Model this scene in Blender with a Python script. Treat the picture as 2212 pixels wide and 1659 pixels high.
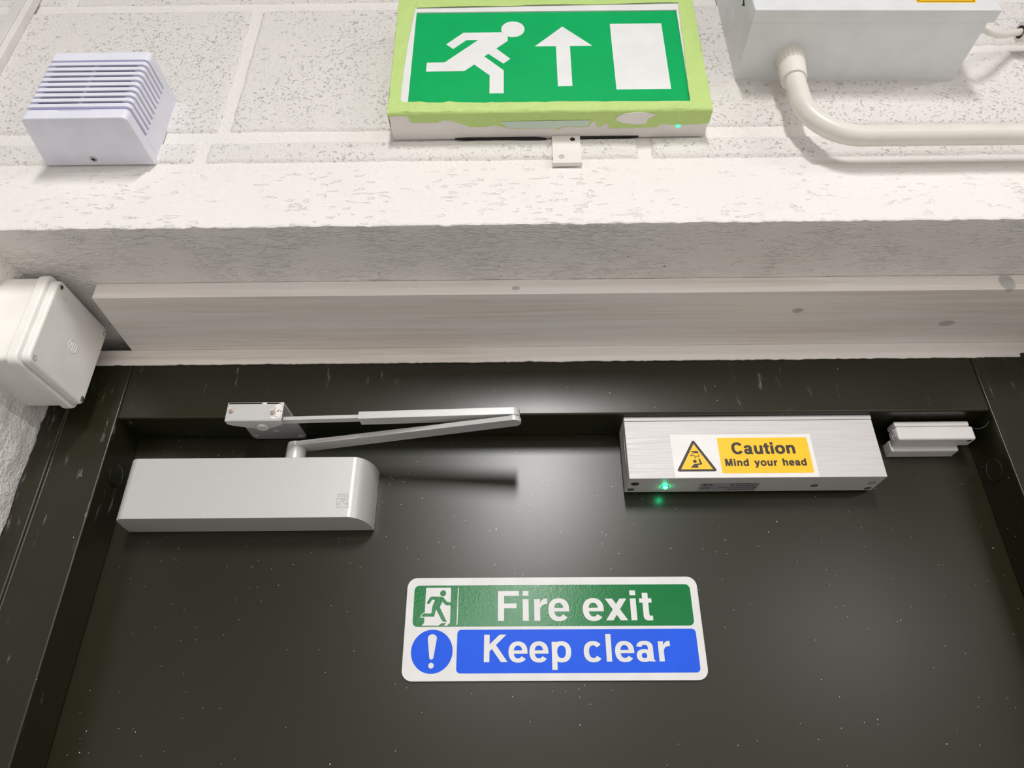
import bpy, bmesh, math, random
from mathutils import Vector, Matrix, noise

for o in list(bpy.data.objects):
    bpy.data.objects.remove(o, do_unlink=True)
scene = bpy.context.scene
C = scene.collection
Z0 = 1.69                       # camera height above the floor; all "rel" z values below are measured from it

# ------------------------------------------------------------------ camera
F_PX, PITCH, YAW, ROLL, DIST = 1502.36, 0.514339, 0.0077487, -0.0054551, 0.73434
cam_d = bpy.data.cameras.new('camera'); cam = bpy.data.objects.new('camera', cam_d); C.objects.link(cam)
right = Vector((1, 0, 0)); fwd = Vector((0, math.cos(PITCH), math.sin(PITCH))); up = Vector((0, -math.sin(PITCH), math.cos(PITCH)))
rz = Matrix.Rotation(YAW, 3, 'Z'); right, fwd, up = rz @ right, rz @ fwd, rz @ up
c_, s_ = math.cos(ROLL), math.sin(ROLL)
r2, u2 = right * c_ + up * s_, right * -s_ + up * c_
cam.matrix_world = Matrix(((r2.x, u2.x, -fwd.x, 0), (r2.y, u2.y, -fwd.y, -DIST), (r2.z, u2.z, -fwd.z, Z0), (0, 0, 0, 1)))
cam_d.sensor_fit = 'HORIZONTAL'; cam_d.sensor_width = 36.0; cam_d.lens = 36.0 * F_PX / 2212.0
cam_d.clip_start = 0.02; cam_d.clip_end = 60
scene.camera = cam

# ------------------------------------------------------------------ world, ceiling lamps, exposure
world = bpy.data.worlds.new('world'); scene.world = world; world.use_nodes = True
world.node_tree.nodes['Background'].inputs[0].default_value = (0.9, 0.95, 1, 1)
world.node_tree.nodes['Background'].inputs[1].default_value = 0.0
CEIL = 3.2
def lamp(loc, lx, ly, watts, rot=(0, 0, 0), col=(1.0, 0.985, 0.965)):
    d = bpy.data.lights.new('lamp', 'AREA'); d.shape = 'RECTANGLE'; d.size = lx; d.size_y = ly
    d.energy = watts; d.color = col
    o = bpy.data.objects.new('lamp', d); C.objects.link(o); o.location = loc; o.rotation_euler = rot
YBACK = -6.6
lamp((0.09, -2.90, CEIL - 0.06), 0.14, 1.60, 116)            # ceiling battens
lamp((0.09, -5.40, CEIL - 0.06), 0.12, 1.20, 25)
lamp((4.00, -3.20, CEIL - 0.06), 0.12, 1.50, 175)  # unseen batten, added to brighten the room from the right
lamp((3.30, YBACK + 0.03, 3.00), 1.00, 0.45, 27, (math.radians(90), 0, 0))   # unseen light added on the wall opposite for the door's right highlight
lamp((-0.25, YBACK + 0.03, 2.95), 1.50, 0.40, 13, (math.radians(90), 0, 0))  # another unseen wall light, added for the sheen on the door sign
scene.view_settings.view_transform = 'Standard'; scene.view_settings.look = 'None'
scene.view_settings.gamma = 1.0; scene.view_settings.use_curve_mapping = False
scene.view_settings.exposure = 0.06

# ------------------------------------------------------------------ materials
MATS = {}
def srgb(r, g, b):
    f = lambda c: (c / 255 / 12.92) if c / 255 <= 0.04045 else (((c / 255) + 0.055) / 1.055) ** 2.4
    return (f(r), f(g), f(b), 1.0)
class NT:
    def __init__(s, name):
        m = bpy.data.materials.new(name); m.use_nodes = True; s.m = m; s.t = m.node_tree; s.n = s.t.nodes; s.l = s.t.links
        s.b = s.n['Principled BSDF']; MATS[name] = m
        g = s.n.new('ShaderNodeNewGeometry'); s.pos = g.outputs['Position']
    def put(s, sock, v):
        if isinstance(v, bpy.types.NodeSocket): s.l.new(v, sock)
        else: sock.default_value = v
    def math(s, op, a, b=0.0, c=0.0):
        n = s.n.new('ShaderNodeMath'); n.operation = op
        s.put(n.inputs[0], a); s.put(n.inputs[1], b); s.put(n.inputs[2], c); return n.outputs[0]
    def vscale(s, sx, sy, sz, off=(0, 0, 0)):
        n = s.n.new('ShaderNodeMapping'); s.l.new(s.pos, n.inputs['Vector']); n.inputs['Scale'].default_value = (sx, sy, sz)
        n.inputs['Location'].default_value = off; return n.outputs[0]
    def noise(s, scale, detail=3, rough=0.55, vec=None, dist=0.0):
        n = s.n.new('ShaderNodeTexNoise'); s.l.new(vec or s.pos, n.inputs['Vector']); n.inputs['Scale'].default_value = scale
        n.inputs['Detail'].default_value = detail; n.inputs['Roughness'].default_value = rough; n.inputs['Distortion'].default_value = dist
        return n.outputs['Fac']
    def voro(s, scale, vec=None, rnd=1.0):
        n = s.n.new('ShaderNodeTexVoronoi'); s.l.new(vec or s.pos, n.inputs['Vector']); n.inputs['Scale'].default_value = scale
        n.inputs['Randomness'].default_value = rnd
        return n.outputs['Distance'], n.outputs['Color']
    def ramp(s, v, a, b, lo=0.0, hi=1.0):
        n = s.n.new('ShaderNodeMapRange'); n.interpolation_type = 'SMOOTHSTEP'; s.put(n.inputs[0], v)
        n.inputs[1].default_value = a; n.inputs[2].default_value = b; n.inputs[3].default_value = lo; n.inputs[4].default_value = hi
        return n.outputs[0]
    def mix(s, f, a, b):
        n = s.n.new('ShaderNodeMix'); n.data_type = 'RGBA'; s.put(n.inputs[0], f)
        for i, v in ((6, a), (7, b)): s.put(n.inputs[i], v)
        return n.outputs[2]
    def sep(s, v):
        n = s.n.new('ShaderNodeSeparateXYZ'); s.l.new(v, n.inputs[0]); return n.outputs
    def bump(s, h, strength=1.0, dist=0.001, prev=None):
        n = s.n.new('ShaderNodeBump'); s.put(n.inputs['Height'], h); n.inputs['Strength'].default_value = strength
        n.inputs['Distance'].default_value = dist
        if prev is not None: s.l.new(prev, n.inputs['Normal'])
        return n.outputs[0]
    def out(s, col=None, rough=None, metal=None, normal=None, spec=None):
        if col is not None: s.put(s.b.inputs['Base Color'], col)
        if rough is not None: s.put(s.b.inputs['Roughness'], rough)
        if metal is not None: s.put(s.b.inputs['Metallic'], metal)
        if spec is not None: s.put(s.b.inputs['Specular IOR Level'], spec)
        if normal is not None: s.l.new(normal, s.b.inputs['Normal'])
        return s.m

def plain(name, col, rough=0.5, metal=0.0, spec=0.5, bscale=0, bdist=0.0002, bstr=0.5):
    t = NT(name); nm = None
    if bscale: nm = t.bump(t.noise(bscale, 4), bstr, bdist)
    # a very faint unevenness of tone so no surface is perfectly flat
    k = t.ramp(t.noise(35, 3), 0.3, 0.7, 0.97, 1.03)
    n = t.n.new('ShaderNodeMix'); n.data_type = 'RGBA'; n.blend_type = 'MULTIPLY'; n.inputs[0].default_value = 1.0
    n.inputs[6].default_value = col; t.l.new(k, n.inputs[7])
    return t.out(n.outputs[2], rough, metal, nm, spec)

WHITE_PAINT = (0.80, 0.755, 0.715, 1)
def wall_paint(name, scale, pit_amt, streak, speck, wrinkle=0.0, fine_amt=0.75):
    t = NT(name)
    vec = t.vscale(*streak)
    fine = t.noise(scale * 1.5, 5, 0.6, vec)
    pit = t.ramp(t.noise(scale, 2.5, 0.5, vec), 0.615, 0.69)                 # irregular open cavities
    pit = t.math('MULTIPLY', pit, t.ramp(t.noise(13, 3), 0.36, 0.58, 0.12, 1.0))
    big = t.ramp(t.noise(scale * 0.45, 5, 0.62, vec), 0.635, 0.72)
    pit = t.math('ADD', pit, t.math('MULTIPLY', big, 0.8))
    n3 = t.noise(26, 3)
    h = t.math('ADD', t.math('MULTIPLY', fine, fine_amt), t.math('MULTIPLY', n3, 0.7))
    h = t.math('SUBTRACT', h, t.math('MULTIPLY', pit, pit_amt))
    if wrinkle:
        w1 = t.noise(1.0, 4, 0.6, t.vscale(75, 230, 230), 1.2)
        nz = t.math('ABSOLUTE', t.sep(t.n['Geometry'].outputs['True Normal'])[2])
        w1 = t.math('MULTIPLY', t.ramp(w1, 0.46, 0.64), t.ramp(t.noise(17, 3), 0.38, 0.62, 0.15, 1.0))
        h = t.math('ADD', h, t.math('MULTIPLY', w1, t.math('MULTIPLY_ADD', nz, wrinkle, 0.06)))
    nm = t.bump(h, 0.85, 0.0026)
    d2, c2 = t.voro(75); ch2 = t.sep(c2)                                          # tiny unpainted pin holes
    hole = t.math('MULTIPLY', t.ramp(t.math('ADD', d2, t.math('MULTIPLY', fine, 0.06)), 0.07, 0.11, 1.0, 0.0), t.math('GREATER_THAN', ch2[1], 1.0 - speck))
    col = t.mix(t.noise(9, 3), (0.81, 0.78, 0.755, 1), (0.85, 0.815, 0.79, 1))
    col = t.mix(hole, col, (0.03, 0.025, 0.02, 1))
    return t.out(col, 0.62, 0, nm, 0.35)
wall_paint('painted_block', 300, 0.9, (1, 1, 1.1), 0.06)
wall_paint('painted_concrete', 170, 0.40, (0.5, 1, 1.5), 0.26, 0.30, 0.35)
wall_paint('painted_mortar', 150, 0.15, (1, 1, 1), 0.03)

t = NT('painted_plaster')
h = t.math('ADD', t.noise(120, 3, 0.5), t.math('MULTIPLY', t.ramp(t.noise(230, 2), 0.45, 0.65), 0.5))
t.out((0.80, 0.77, 0.735, 1), 0.5, 0, t.bump(h, 0.6, 0.0018), 0.4)

def dark_steel(name, scuffs):
    t = NT(name)
    peel = t.bump(t.noise(1100, 2), 0.16, 0.0002)
    d, c = t.voro(85); ch = t.sep(c)
    sp = t.math('MULTIPLY', t.ramp(d, 0.035, 0.06, 1.0, 0.0), t.math('GREATER_THAN', ch[0], 0.82))
    d3, c3 = t.voro(210); sp3 = t.math('MULTIPLY', t.ramp(d3, 0.05, 0.09, 1.0, 0.0), t.math('GREATER_THAN', t.sep(c3)[1], 0.984))
    sp = t.math('MAXIMUM', sp, sp3)
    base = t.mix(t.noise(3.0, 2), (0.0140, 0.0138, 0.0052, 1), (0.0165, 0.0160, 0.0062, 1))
    if scuffs:
        sc = t.ramp(t.noise(60, 5, 0.7, t.vscale(1.6, 1.6, 0.35)), 0.60, 0.72)
        sc = t.math('MULTIPLY', sc, t.ramp(t.noise(7, 2), 0.46, 0.60))
        base = t.mix(t.math('MULTIPLY', sc, 0.4), base, (0.45, 0.44, 0.40, 1))
    col = t.mix(sp, base, (0.55, 0.53, 0.48, 1))
    t.out(col, 0.29, 0, peel, 0.43)
dark_steel('door_paint', False)
dark_steel('frame_paint', True)

t = NT('whitewashed_pine')
grain = t.noise(1.0, 5, 0.6, t.vscale(5, 170, 170), 0.6)
broad = t.noise(1.0, 3, 0.5, t.vscale(2.2, 26, 26), 0.4)
knots = [(0.302, -0.121, 0.4338, 0.0065, 0.005), (0.475, -0.094, 0.4338, 0.010, 0.006), (0.508, -0.1555, 0.443, 0.009, 0.012), (0.0, -0.1555, 0.4415, 0.005, 0.003)]
kmask = None
for kx, ky, kz, ra, rb in knots:
    n = t.n.new('ShaderNodeMapping'); n.vector_type = 'POINT'; t.l.new(t.pos, n.inputs['Vector'])
    n.inputs['Location'].default_value = (-kx / ra, -ky / rb, -(kz + Z0) / rb); n.inputs['Scale'].default_value = (1 / ra, 1 / rb, 1 / rb)
    ln = t.n.new('ShaderNodeVectorMath'); ln.operation = 'LENGTH'; t.l.new(n.outputs[0], ln.inputs[0])
    k = t.ramp(ln.outputs['Value'], 0.75, 1.0, 1.0, 0.0)
    kmask = k if kmask is None else t.math('MAXIMUM', kmask, k)
col = t.mix(t.ramp(grain, 0.35, 0.7), (0.88, 0.825, 0.785, 1), (0.76, 0.685, 0.63, 1))
col = t.mix(t.ramp(broad, 0.42, 0.68, 0, 0.75), col, (0.87, 0.845, 0.82, 1))
col = t.mix(t.math('MULTIPLY', kmask, t.ramp(grain, 0.2, 0.7, 0.75, 0.45)), col, (0.30, 0.30, 0.33, 1))
t.out(col, 0.6, 0, t.bump(grain, 0.35, 0.0008), 0.3)

t = NT('brushed_aluminium')
br = t.noise(1.0, 4, 0.6, t.vscale(14, 900, 900))
col = t.mix(t.ramp(br, 0.3, 0.7), (0.62, 0.605, 0.595, 1), (0.54, 0.525, 0.515, 1))
t.out(col, t.ramp(br, 0.3, 0.7, 0.46, 0.58), 0.15, t.bump(br, 0.25, 0.0002), 0.5)

t = NT('silver_paint')
fl = t.noise(1800, 2)
t.out(t.mix(t.ramp(fl, 0.35, 0.65), (0.50, 0.49, 0.485, 1), (0.60, 0.59, 0.585, 1)), 0.42, 0.25, t.bump(fl, 0.12, 0.0002), 0.5)

t = NT('masking_tape')
cr = t.noise(1.0, 4, 0.6, t.vscale(1200, 60, 60))
wr = t.noise(45, 3, 0.6, None, 1.5)
t.out(t.mix(wr, srgb(196, 222, 138), srgb(180, 206, 120)), 0.55, 0, t.bump(wr, 0.5, 0.002, t.bump(cr, 0.15, 0.0003)), 0.4)

plain('steel_white', (0.74, 0.75, 0.76, 1), 0.35, spec=0.5, bscale=700, bdist=0.0001)
plain('abs_white', (0.88, 0.86, 0.825, 1), 0.28)
plain('conduit_white', (0.77, 0.73, 0.675, 1), 0.33)
plain('contact_white', (0.72, 0.695, 0.68, 1), 0.4)
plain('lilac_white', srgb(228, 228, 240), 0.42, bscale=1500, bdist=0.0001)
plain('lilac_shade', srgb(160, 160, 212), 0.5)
plain('slot_dark', srgb(30, 27, 92), 0.7)
plain('paint_white', (0.79, 0.75, 0.72, 1), 0.55, bscale=90, bdist=0.0012, bstr=0.6)
plain('paint_thin', srgb(196, 214, 200), 0.55, bscale=120, bdist=0.0006)
plain('sign_white', (0.70, 0.69, 0.685, 1), 0.40, spec=0.3)
plain('exit_white', (0.80, 0.80, 0.80, 1), 0.35)
plain('exit_green', srgb(0, 168, 92), 0.45, spec=0.15)
plain('sign_green', srgb(14, 116, 60), 0.16, bscale=420, bdist=0.0004, bstr=0.25)
plain('sign_blue', srgb(4, 84, 222), 0.45, spec=0.25, bscale=500, bdist=0.0001)
plain('sticker_white', (0.80, 0.775, 0.765, 1), 0.45)
plain('sticker_yellow', srgb(250, 194, 6), 0.45)
plain('ink_black', (0.022, 0.017, 0.015, 1), 0.5)
plain('ink_grey', (0.46, 0.445, 0.44, 1), 0.5)
plain('screw_metal', (0.45, 0.44, 0.43, 1), 0.35, 0.9)
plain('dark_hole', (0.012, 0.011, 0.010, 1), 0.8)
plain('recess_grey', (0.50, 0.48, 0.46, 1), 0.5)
plain('label_grey', (0.42, 0.43, 0.45, 1), 0.4, 0.3)
plain('floor_paint', (0.37, 0.36, 0.345, 1), 0.5)
plain('room_white', (0.84, 0.83, 0.815, 1), 0.7)
plain('ceiling_grey', (0.14, 0.14, 0.14, 1), 0.8)
plain('screw_cream', (0.72, 0.62, 0.54, 1), 0.45)
plain('cobweb', (0.5, 0.5, 0.5, 1), 0.8)
t = NT('led_green'); t.out((0.0, 0.3, 0.15, 1), 0.3)
t.b.inputs['Emission Color'].default_value = (0.01, 1.0, 0.38, 1); t.b.inputs['Emission Strength'].default_value = 45.0
t = NT('led_green_dim'); t.out((0.1, 0.8, 0.5, 1), 0.3)
t.b.inputs['Emission Color'].default_value = (0.03, 1.0, 0.35, 1); t.b.inputs['Emission Strength'].default_value = 1.8

# ------------------------------------------------------------------ mesh helpers (rel coordinates)
def geom_edges(verts):
    vs = set(verts); return list({e for v in verts for e in v.link_edges if e.verts[0] in vs and e.verts[1] in vs})
def box(bm, x0, x1, y0, y1, z0, z1, bev=0.0, seg=2, axis=None):
    vs = [bm.verts.new((x, y, z)) for x in (x0, x1) for y in (y0, y1) for z in (z0, z1)]
    for f in ((0, 1, 3, 2), (4, 6, 7, 5), (0, 4, 5, 1), (2, 3, 7, 6), (0, 2, 6, 4), (1, 5, 7, 3)):
        bm.faces.new([vs[i] for i in f])
    if bev:
        es = geom_edges(vs)
        if axis is not None: es = [e for e in es if abs((e.verts[0].co - e.verts[1].co).normalized()[axis]) > 0.9]
        bmesh.ops.bevel(bm, geom=es, offset=bev, segments=seg, profile=0.5, affect='EDGES', clamp_overlap=True)
    return bm
def prism(bm, pts, a, b, plane='xz', bev=0.0, seg=2):
    """polygon pts extruded from a to b along the axis normal to the plane"""
    def P(p, w):
        if plane == 'xz': return (p[0], w, p[1])
        if plane == 'xy': return (p[0], p[1], w)
        return (w, p[0], p[1])
    A = [bm.verts.new(P(p, a)) for p in pts]; B = [bm.verts.new(P(p, b)) for p in pts]
    n = len(pts); fs = [bm.faces.new(A), bm.faces.new(B[::-1])]
    for i in range(n): fs.append(bm.faces.new((A[i], B[i], B[(i + 1) % n], A[(i + 1) % n])))
    bmesh.ops.recalc_face_normals(bm, faces=fs)
    if bev:
        es = [e for f in fs[:2] for e in f.edges]
        bmesh.ops.bevel(bm, geom=es, offset=bev, segments=seg, profile=0.5, affect='EDGES', clamp_overlap=True)
    return bm
def rrect(x0, x1, z0, z1, r, n=5):
    pts = []
    for cx, cz, a0 in ((x1 - r, z1 - r, 0), (x0 + r, z1 - r, 90), (x0 + r, z0 + r, 180), (x1 - r, z0 + r, 270)):
        for i in range(n + 1):
            a = math.radians(a0 + 90 * i / n); pts.append((cx + r * math.cos(a), cz + r * math.sin(a)))
    return pts
def circ(cx, cz, r, n=28, rz=None):
    return [(cx + r * math.cos(2 * math.pi * i / n), cz + (rz or r) * math.sin(2 * math.pi * i / n)) for i in range(n)]
def ring_prism(bm, outer, inner, a, b, plane='xz'):
    def P(p, w):
        if plane == 'xz': return (p[0], w, p[1])
        if plane == 'xy': return (p[0], p[1], w)
        return (w, p[0], p[1])
    n = len(outer); V = [[bm.verts.new(P(p, w)) for p in q] for q in (outer, inner) for w in (a, b)]
    fs = []
    for i in range(n):
        j = (i + 1) % n
        fs += [bm.faces.new((V[0][i], V[0][j], V[2][j], V[2][i])), bm.faces.new((V[1][i], V[3][i], V[3][j], V[1][j])),
               bm.faces.new((V[0][i], V[1][i], V[1][j], V[0][j])), bm.faces.new((V[2][i], V[2][j], V[3][j], V[3][i]))]
    bmesh.ops.recalc_face_normals(bm, faces=fs)
    return bm
def tube(bm, path, r, n=20, caps=True, radii=None):
    path = [Vector(p) for p in path]; rings = []; prev = None
    for i, p in enumerate(path):
        d = (path[min(i + 1, len(path) - 1)] - path[max(i - 1, 0)]).normalized()
        if prev is None:
            s = d.orthogonal().normalized()
        else:
            s = (prev - d * prev.dot(d)).normalized()
        prev = s; q = d.cross(s); rr = radii[i] if radii else r
        rings.append([bm.verts.new(p + (s * math.cos(2 * math.pi * k / n) + q * math.sin(2 * math.pi * k / n)) * rr) for k in range(n)])
    for A, B in zip(rings, rings[1:]):
        for k in range(n): bm.faces.new((A[k], A[(k + 1) % n], B[(k + 1) % n], B[k]))
    if caps: bm.faces.new(rings[0][::-1]); bm.faces.new(rings[-1])
    return bm
def lathe(bm, base, axis, prof, n=24):
    """prof: list of (distance along axis, radius)"""
    base = Vector(base); axis = Vector(axis).normalized()
    return tube(bm, [base + axis * d for d, r in prof], 0, n, True, [max(r, 1e-5) for d, r in prof])
def strip(bm, quad_rows):
    rows = [[bm.verts.new(p) for p in r] for r in quad_rows]
    for A, B in zip(rows, rows[1:]):
        for i in range(len(A) - 1): bm.faces.new((A[i], A[i + 1], B[i + 1], B[i]))
    return bm
def BM(): return bmesh.new()
def smooth_angle(me, ang=35):
    for p in me.polygons: p.use_smooth = True
    try: me.set_sharp_from_angle(angle=math.radians(ang))
    except Exception: pass

def root(name, label, cat, loc, group=None):
    o = bpy.data.objects.new(name, None); C.objects.link(o); o.location = (loc[0], loc[1], loc[2] + Z0); o.empty_display_size = 0.02
    o['label'] = label; o['category'] = cat
    if group: o['group'] = group
    return o
def origin_of(p):
    v = Vector((0, 0, 0))
    while p is not None: v += Vector(p.location); p = p.parent
    return v
def obj(name, bm, m, parent=None, smooth=True, ang=35, label=None, kind=None, recalc=True, weighted=True):
    if recalc: bmesh.ops.recalc_face_normals(bm, faces=bm.faces[:])
    bm.verts.ensure_lookup_table()
    lo = Vector((1e9,) * 3); hi = Vector((-1e9,) * 3)
    for v in bm.verts:
        for i in range(3): lo[i] = min(lo[i], v.co[i]); hi[i] = max(hi[i], v.co[i])
    c = (lo + hi) / 2
    for v in bm.verts: v.co -= c
    me = bpy.data.meshes.new(name); bm.to_mesh(me); bm.free()
    if smooth: smooth_angle(me, ang)
    me.materials.append(MATS[m]); o = bpy.data.objects.new(name, me); C.objects.link(o)
    o.location = c + Vector((0, 0, Z0)) - (origin_of(parent) if parent else Vector((0, 0, 0)))
    if smooth and weighted:
        wm = o.modifiers.new('weighted_normal', 'WEIGHTED_NORMAL'); wm.keep_sharp = True; wm.weight = 50; wm.mode = 'FACE_AREA'
    if parent: o.parent = parent
    if label: o['label'] = label
    if kind: o['kind'] = kind
    return o
def tag(o, label, cat, group=None):
    o['label'] = label; o['category'] = cat
    if group: o['group'] = group
    return o
def struct(o, label=None, cat=None):
    o['kind'] = 'structure'
    if label: o['label'] = label
    if cat: o['category'] = cat
    return o
# ---- lettering
def text_bm(body, x0, x1, z0, cap, y, bold=0.0, space=1.0, wspace=1.0, thick=0.00012, flip=None, wave=None, xy=None):
    """text fitted between x0..x1 with baseline z0 and capital height cap, facing -y"""
    cu = bpy.data.curves.new('lettering', 'FONT'); cu.body = body; cu.size = 1.0; cu.offset = bold; cu.resolution_u = 6
    cu.space_character = space; cu.space_word = wspace
    ob = bpy.data.objects.new('lettering', cu); C.objects.link(ob)
    me = bpy.data.meshes.new_from_object(ob.evaluated_get(bpy.context.evaluated_depsgraph_get()))
    cu2 = cu.copy(); cu2.body = 'H'; ob.data = cu2
    mh = bpy.data.meshes.new_from_object(ob.evaluated_get(bpy.context.evaluated_depsgraph_get()))
    ys = [v.co.y for v in mh.vertices]; ch = max(ys) - min(ys); yb = min(ys)
    xs = [v.co.x for v in me.vertices]; xa, xb = min(xs), max(xs)
    bm = BM(); bm.from_mesh(me)
    for v in bm.verts:
        X = x0 + (v.co.x - xa) / (xb - xa) * (x1 - x0); Zz = z0 + (v.co.y - yb) / ch * cap
        v.co = (X, y, Zz)
    bpy.data.objects.remove(ob, do_unlink=True); bpy.data.curves.remove(cu); bpy.data.curves.remove(cu2)
    bpy.data.meshes.remove(me); bpy.data.meshes.remove(mh)
    return bm

# ---- bold grotesque letters built from strokes (capital height = 1)
class Sec(list): pass
def _sec(cx, cz, a, b, wx, wz, t0, t1, n=26, ex=2.3):
    def P(ra, rb, t):
        c, q = math.cos(math.radians(t)), math.sin(math.radians(t))
        return (cx + ra * math.copysign(abs(c) ** (2 / ex), c), cz + rb * math.copysign(abs(q) ** (2 / ex), q))
    T = [t0 + (t1 - t0) * i / n for i in range(n + 1)]
    return [Sec([P(a, b, T[i]), P(a, b, T[i + 1]), P(a - wx, b - wz, T[i + 1]), P(a - wx, b - wz, T[i])]) for i in range(n)]
def _r(x0, x1, z0, z1): return [[(x0, z0), (x1, z0), (x1, z1), (x0, z1)]]
W_, H_, XH = 0.195, 0.155, 0.725
GLYPH = {
 'F': (0.851, _r(.106, .311, 0, 1) + _r(.106, .818, .835, 1) + _r(.106, .735, .42, .58)),
 'i': (0.387, _r(.09, .288, 0, XH) + _r(.09, .288, .835, 1)),
 'l': (0.387, _r(.09, .288, 0, 1)),
 'r': (0.530, _r(.09, .285, 0, XH) + [[(.27, .50), (.285, .58), (.33, .67), (.41, .73), (.53, .745), (.53, .555), (.45, .55), (.36, .515), (.30, .44), (.27, .36)]]),
 'e': (0.774, _sec(.384, .362, .352, .383, .195, .15, 0, 322) + _r(.18, .735, .300, .420) + [[(.54, .362), (.736, .362), (.735, .300), (.54, .300)]]),
 'x': (0.774, [[(.02, XH), (.265, XH), (.755, 0), (.51, 0)], [(.51, XH), (.745, XH), (.262, 0), (.015, 0)]]),
 't': (0.464, _r(.12, .315, .12, .915) + _r(.014, .43, .585, XH) + [[(.12, .22), (.12, .12), (.15, .04), (.23, -.005), (.33, -.012), (.43, 0), (.43, .15), (.36, .145), (.325, .165), (.315, .22)]]),
 'K': (1.000, _r(.121, .326, 0, 1) + [[(.30, .36), (.30, .62), (.70, 1), (.955, 1), (.53, .585)], [(.40, .50), (.55, .64), (1.00, 0), (.75, 0)]]),
 'p': (0.851, _r(.09, .285, -.285, XH) + _sec(.450, .362, .355, .383, .195, .155, 0, 360)),
 'd': (0.851, _r(.565, .76, 0, 1) + _sec(.400, .362, .355, .383, .195, .155, 0, 360)),
 'c': (0.774, _sec(.385, .362, .352, .383, .195, .155, 38, 322)),
 'o': (0.851, _sec(.426, .362, .385, .383, .195, .155, 0, 360)),
 'a': (0.774, _r(.475, .665, .10, .50) + _sec(.360, .500, .305, .245, .19, .145, 0, 172) + _sec(.330, .212, .285, .230, .185, .135, 0, 360) + [[(.475, .25), (.665, .25), (.668, .09), (.69, .035), (.745, .02), (.745, 0), (.52, 0), (.49, .06)]]),
 'C': (1.000, _sec(.510, .500, .455, .520, .205, .165, 36, 324)),
 'u': (0.851, _r(.09, .285, .25, XH) + _r(.565, .76, 0, XH) + _sec(.390, .26, .300, .278, .195, .16, 180, 335)),
 'n': (0.851, _r(.09, .285, 0, XH) + _r(.565, .76, 0, .47) + _sec(.460, .465, .300, .280, .195, .16, 0, 155)),
 'h': (0.851, _r(.09, .285, 0, 1) + _r(.565, .76, 0, .47) + _sec(.460, .465, .300, .280, .195, .16, 0, 155)),
 'M': (1.160, _r(.096, .285, 0, 1) + _r(.875, 1.065, 0, 1) + [[(.096, 1), (.375, 1), (.665, 0), (.495, 0)], [(.785, 1), (1.065, 1), (.665, 0), (.495, 0)]]),
 'y': (0.774, [[(.014, XH), (.225, XH), (.475, .03), (.29, -.03)], [(.545, XH), (.75, XH), (.45, -.10), (.40, -.20), (.31, -.265), (.12, -.28), (.12, -.13), (.20, -.13), (.26, -.10), (.29, -.03)]]),
 ' ': (0.387, [])}
def bold_bm(body, x0, x1, z0, cap, y, gap=0.0, word=0.0, fat=0.0):
    bm = BM(); x = 0.0; polys = []
    for chx in body:
        adv, P = GLYPH[chx]; lev = 0; prevsec = False
        for q in P:
            if not (isinstance(q, Sec) and prevsec): lev += 1
            prevsec = isinstance(q, Sec); polys.append(([(x + px, pz) for px, pz in q], lev))
        x += adv + gap + (word if chx == ' ' else 0)
    if fat: polys = [([(px + k * fat, pz + m * fat) for px, pz in q], lv + 8 * n) for n, (k, m) in enumerate(((-1, -1), (1, -1), (-1, 1), (1, 1))) for q, lv in polys]
    xs = [px for q, lv in polys for px, pz in q]; xa, xb = min(xs), max(xs)
    for q, lv in polys:
        vs = [bm.verts.new((x0 + (px - xa) / (xb - xa) * (x1 - x0), y - lv * 1.2e-5, z0 + pz * cap)) for px, pz in q]
        f = bm.faces.new(vs); f.normal_update()
        if f.normal.y > 0: f.normal_flip()
    return bm

# ================================================================== SETTING
YW = -0.2386                    # wall face
rnd = random.Random(4)
# --- room shell
def slab(name, x0, x1, y0, y1, z0, z1, m, label, cat):
    return struct(obj(name, box(BM(), x0, x1, y0, y1, z0, z1), m, smooth=False), label, cat)
slab('floor', -5.2, 7.2, YBACK - 0.2, 0.3, -Z0 - 0.1, -Z0, 'floor_paint', 'grey painted concrete floor of the room', 'floor')
slab('ceiling', -5.2, 7.2, YBACK - 0.2, 0.3, CEIL - Z0, CEIL - Z0 + 0.1, 'ceiling_grey', 'grey ceiling of the room', 'ceiling')
slab('wall_back', -5.2, 7.2, YBACK - 0.2, YBACK, -Z0, CEIL - Z0, 'room_white', 'white wall at the far end of the room', 'wall')
slab('wall_left', -3.2, -3.0, YBACK, YW, -Z0, CEIL - Z0, 'room_white', 'white wall on the left of the room', 'wall')
slab('wall_right', 7.0, 7.2, YBACK, YW, -Z0, CEIL - Z0, 'room_white', 'white wall on the right of the room', 'wall')
# --- front wall: mortar body with an opening, blocks and lintel as its pieces
XL, XR, ZS = -0.521, 0.605, 0.453
bm = BM(); ym = YW + 0.0026
box(bm, -5.0, XL - 0.004, ym, 0.12, -Z0, ZS + 0.02); box(bm, XR + 0.004, 7.0, ym, 0.12, -Z0, ZS + 0.02)
box(bm, -5.0, 7.0, ym, 0.12, ZS + 0.02, CEIL - Z0)
wall = struct(obj('wall_front', bm, 'painted_mortar', smooth=False), 'white painted concrete block wall above the dark door', 'wall')
def ticks(a, b, lo, hi):
    """grid lines from a to b, dense towards an edge that has a joint"""
    e = [0, 0.0008, 0.0018, 0.003, 0.0045, 0.0065, 0.009]
    L = [a + d for d in e] if lo else [a]; H = [b - d for d in e[::-1]] if hi else [b]
    n = max(2, int((H[0] - L[-1]) / 0.012)); return L + [L[-1] + (H[0] - L[-1]) * i / n for i in range(1, n)] + H
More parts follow.
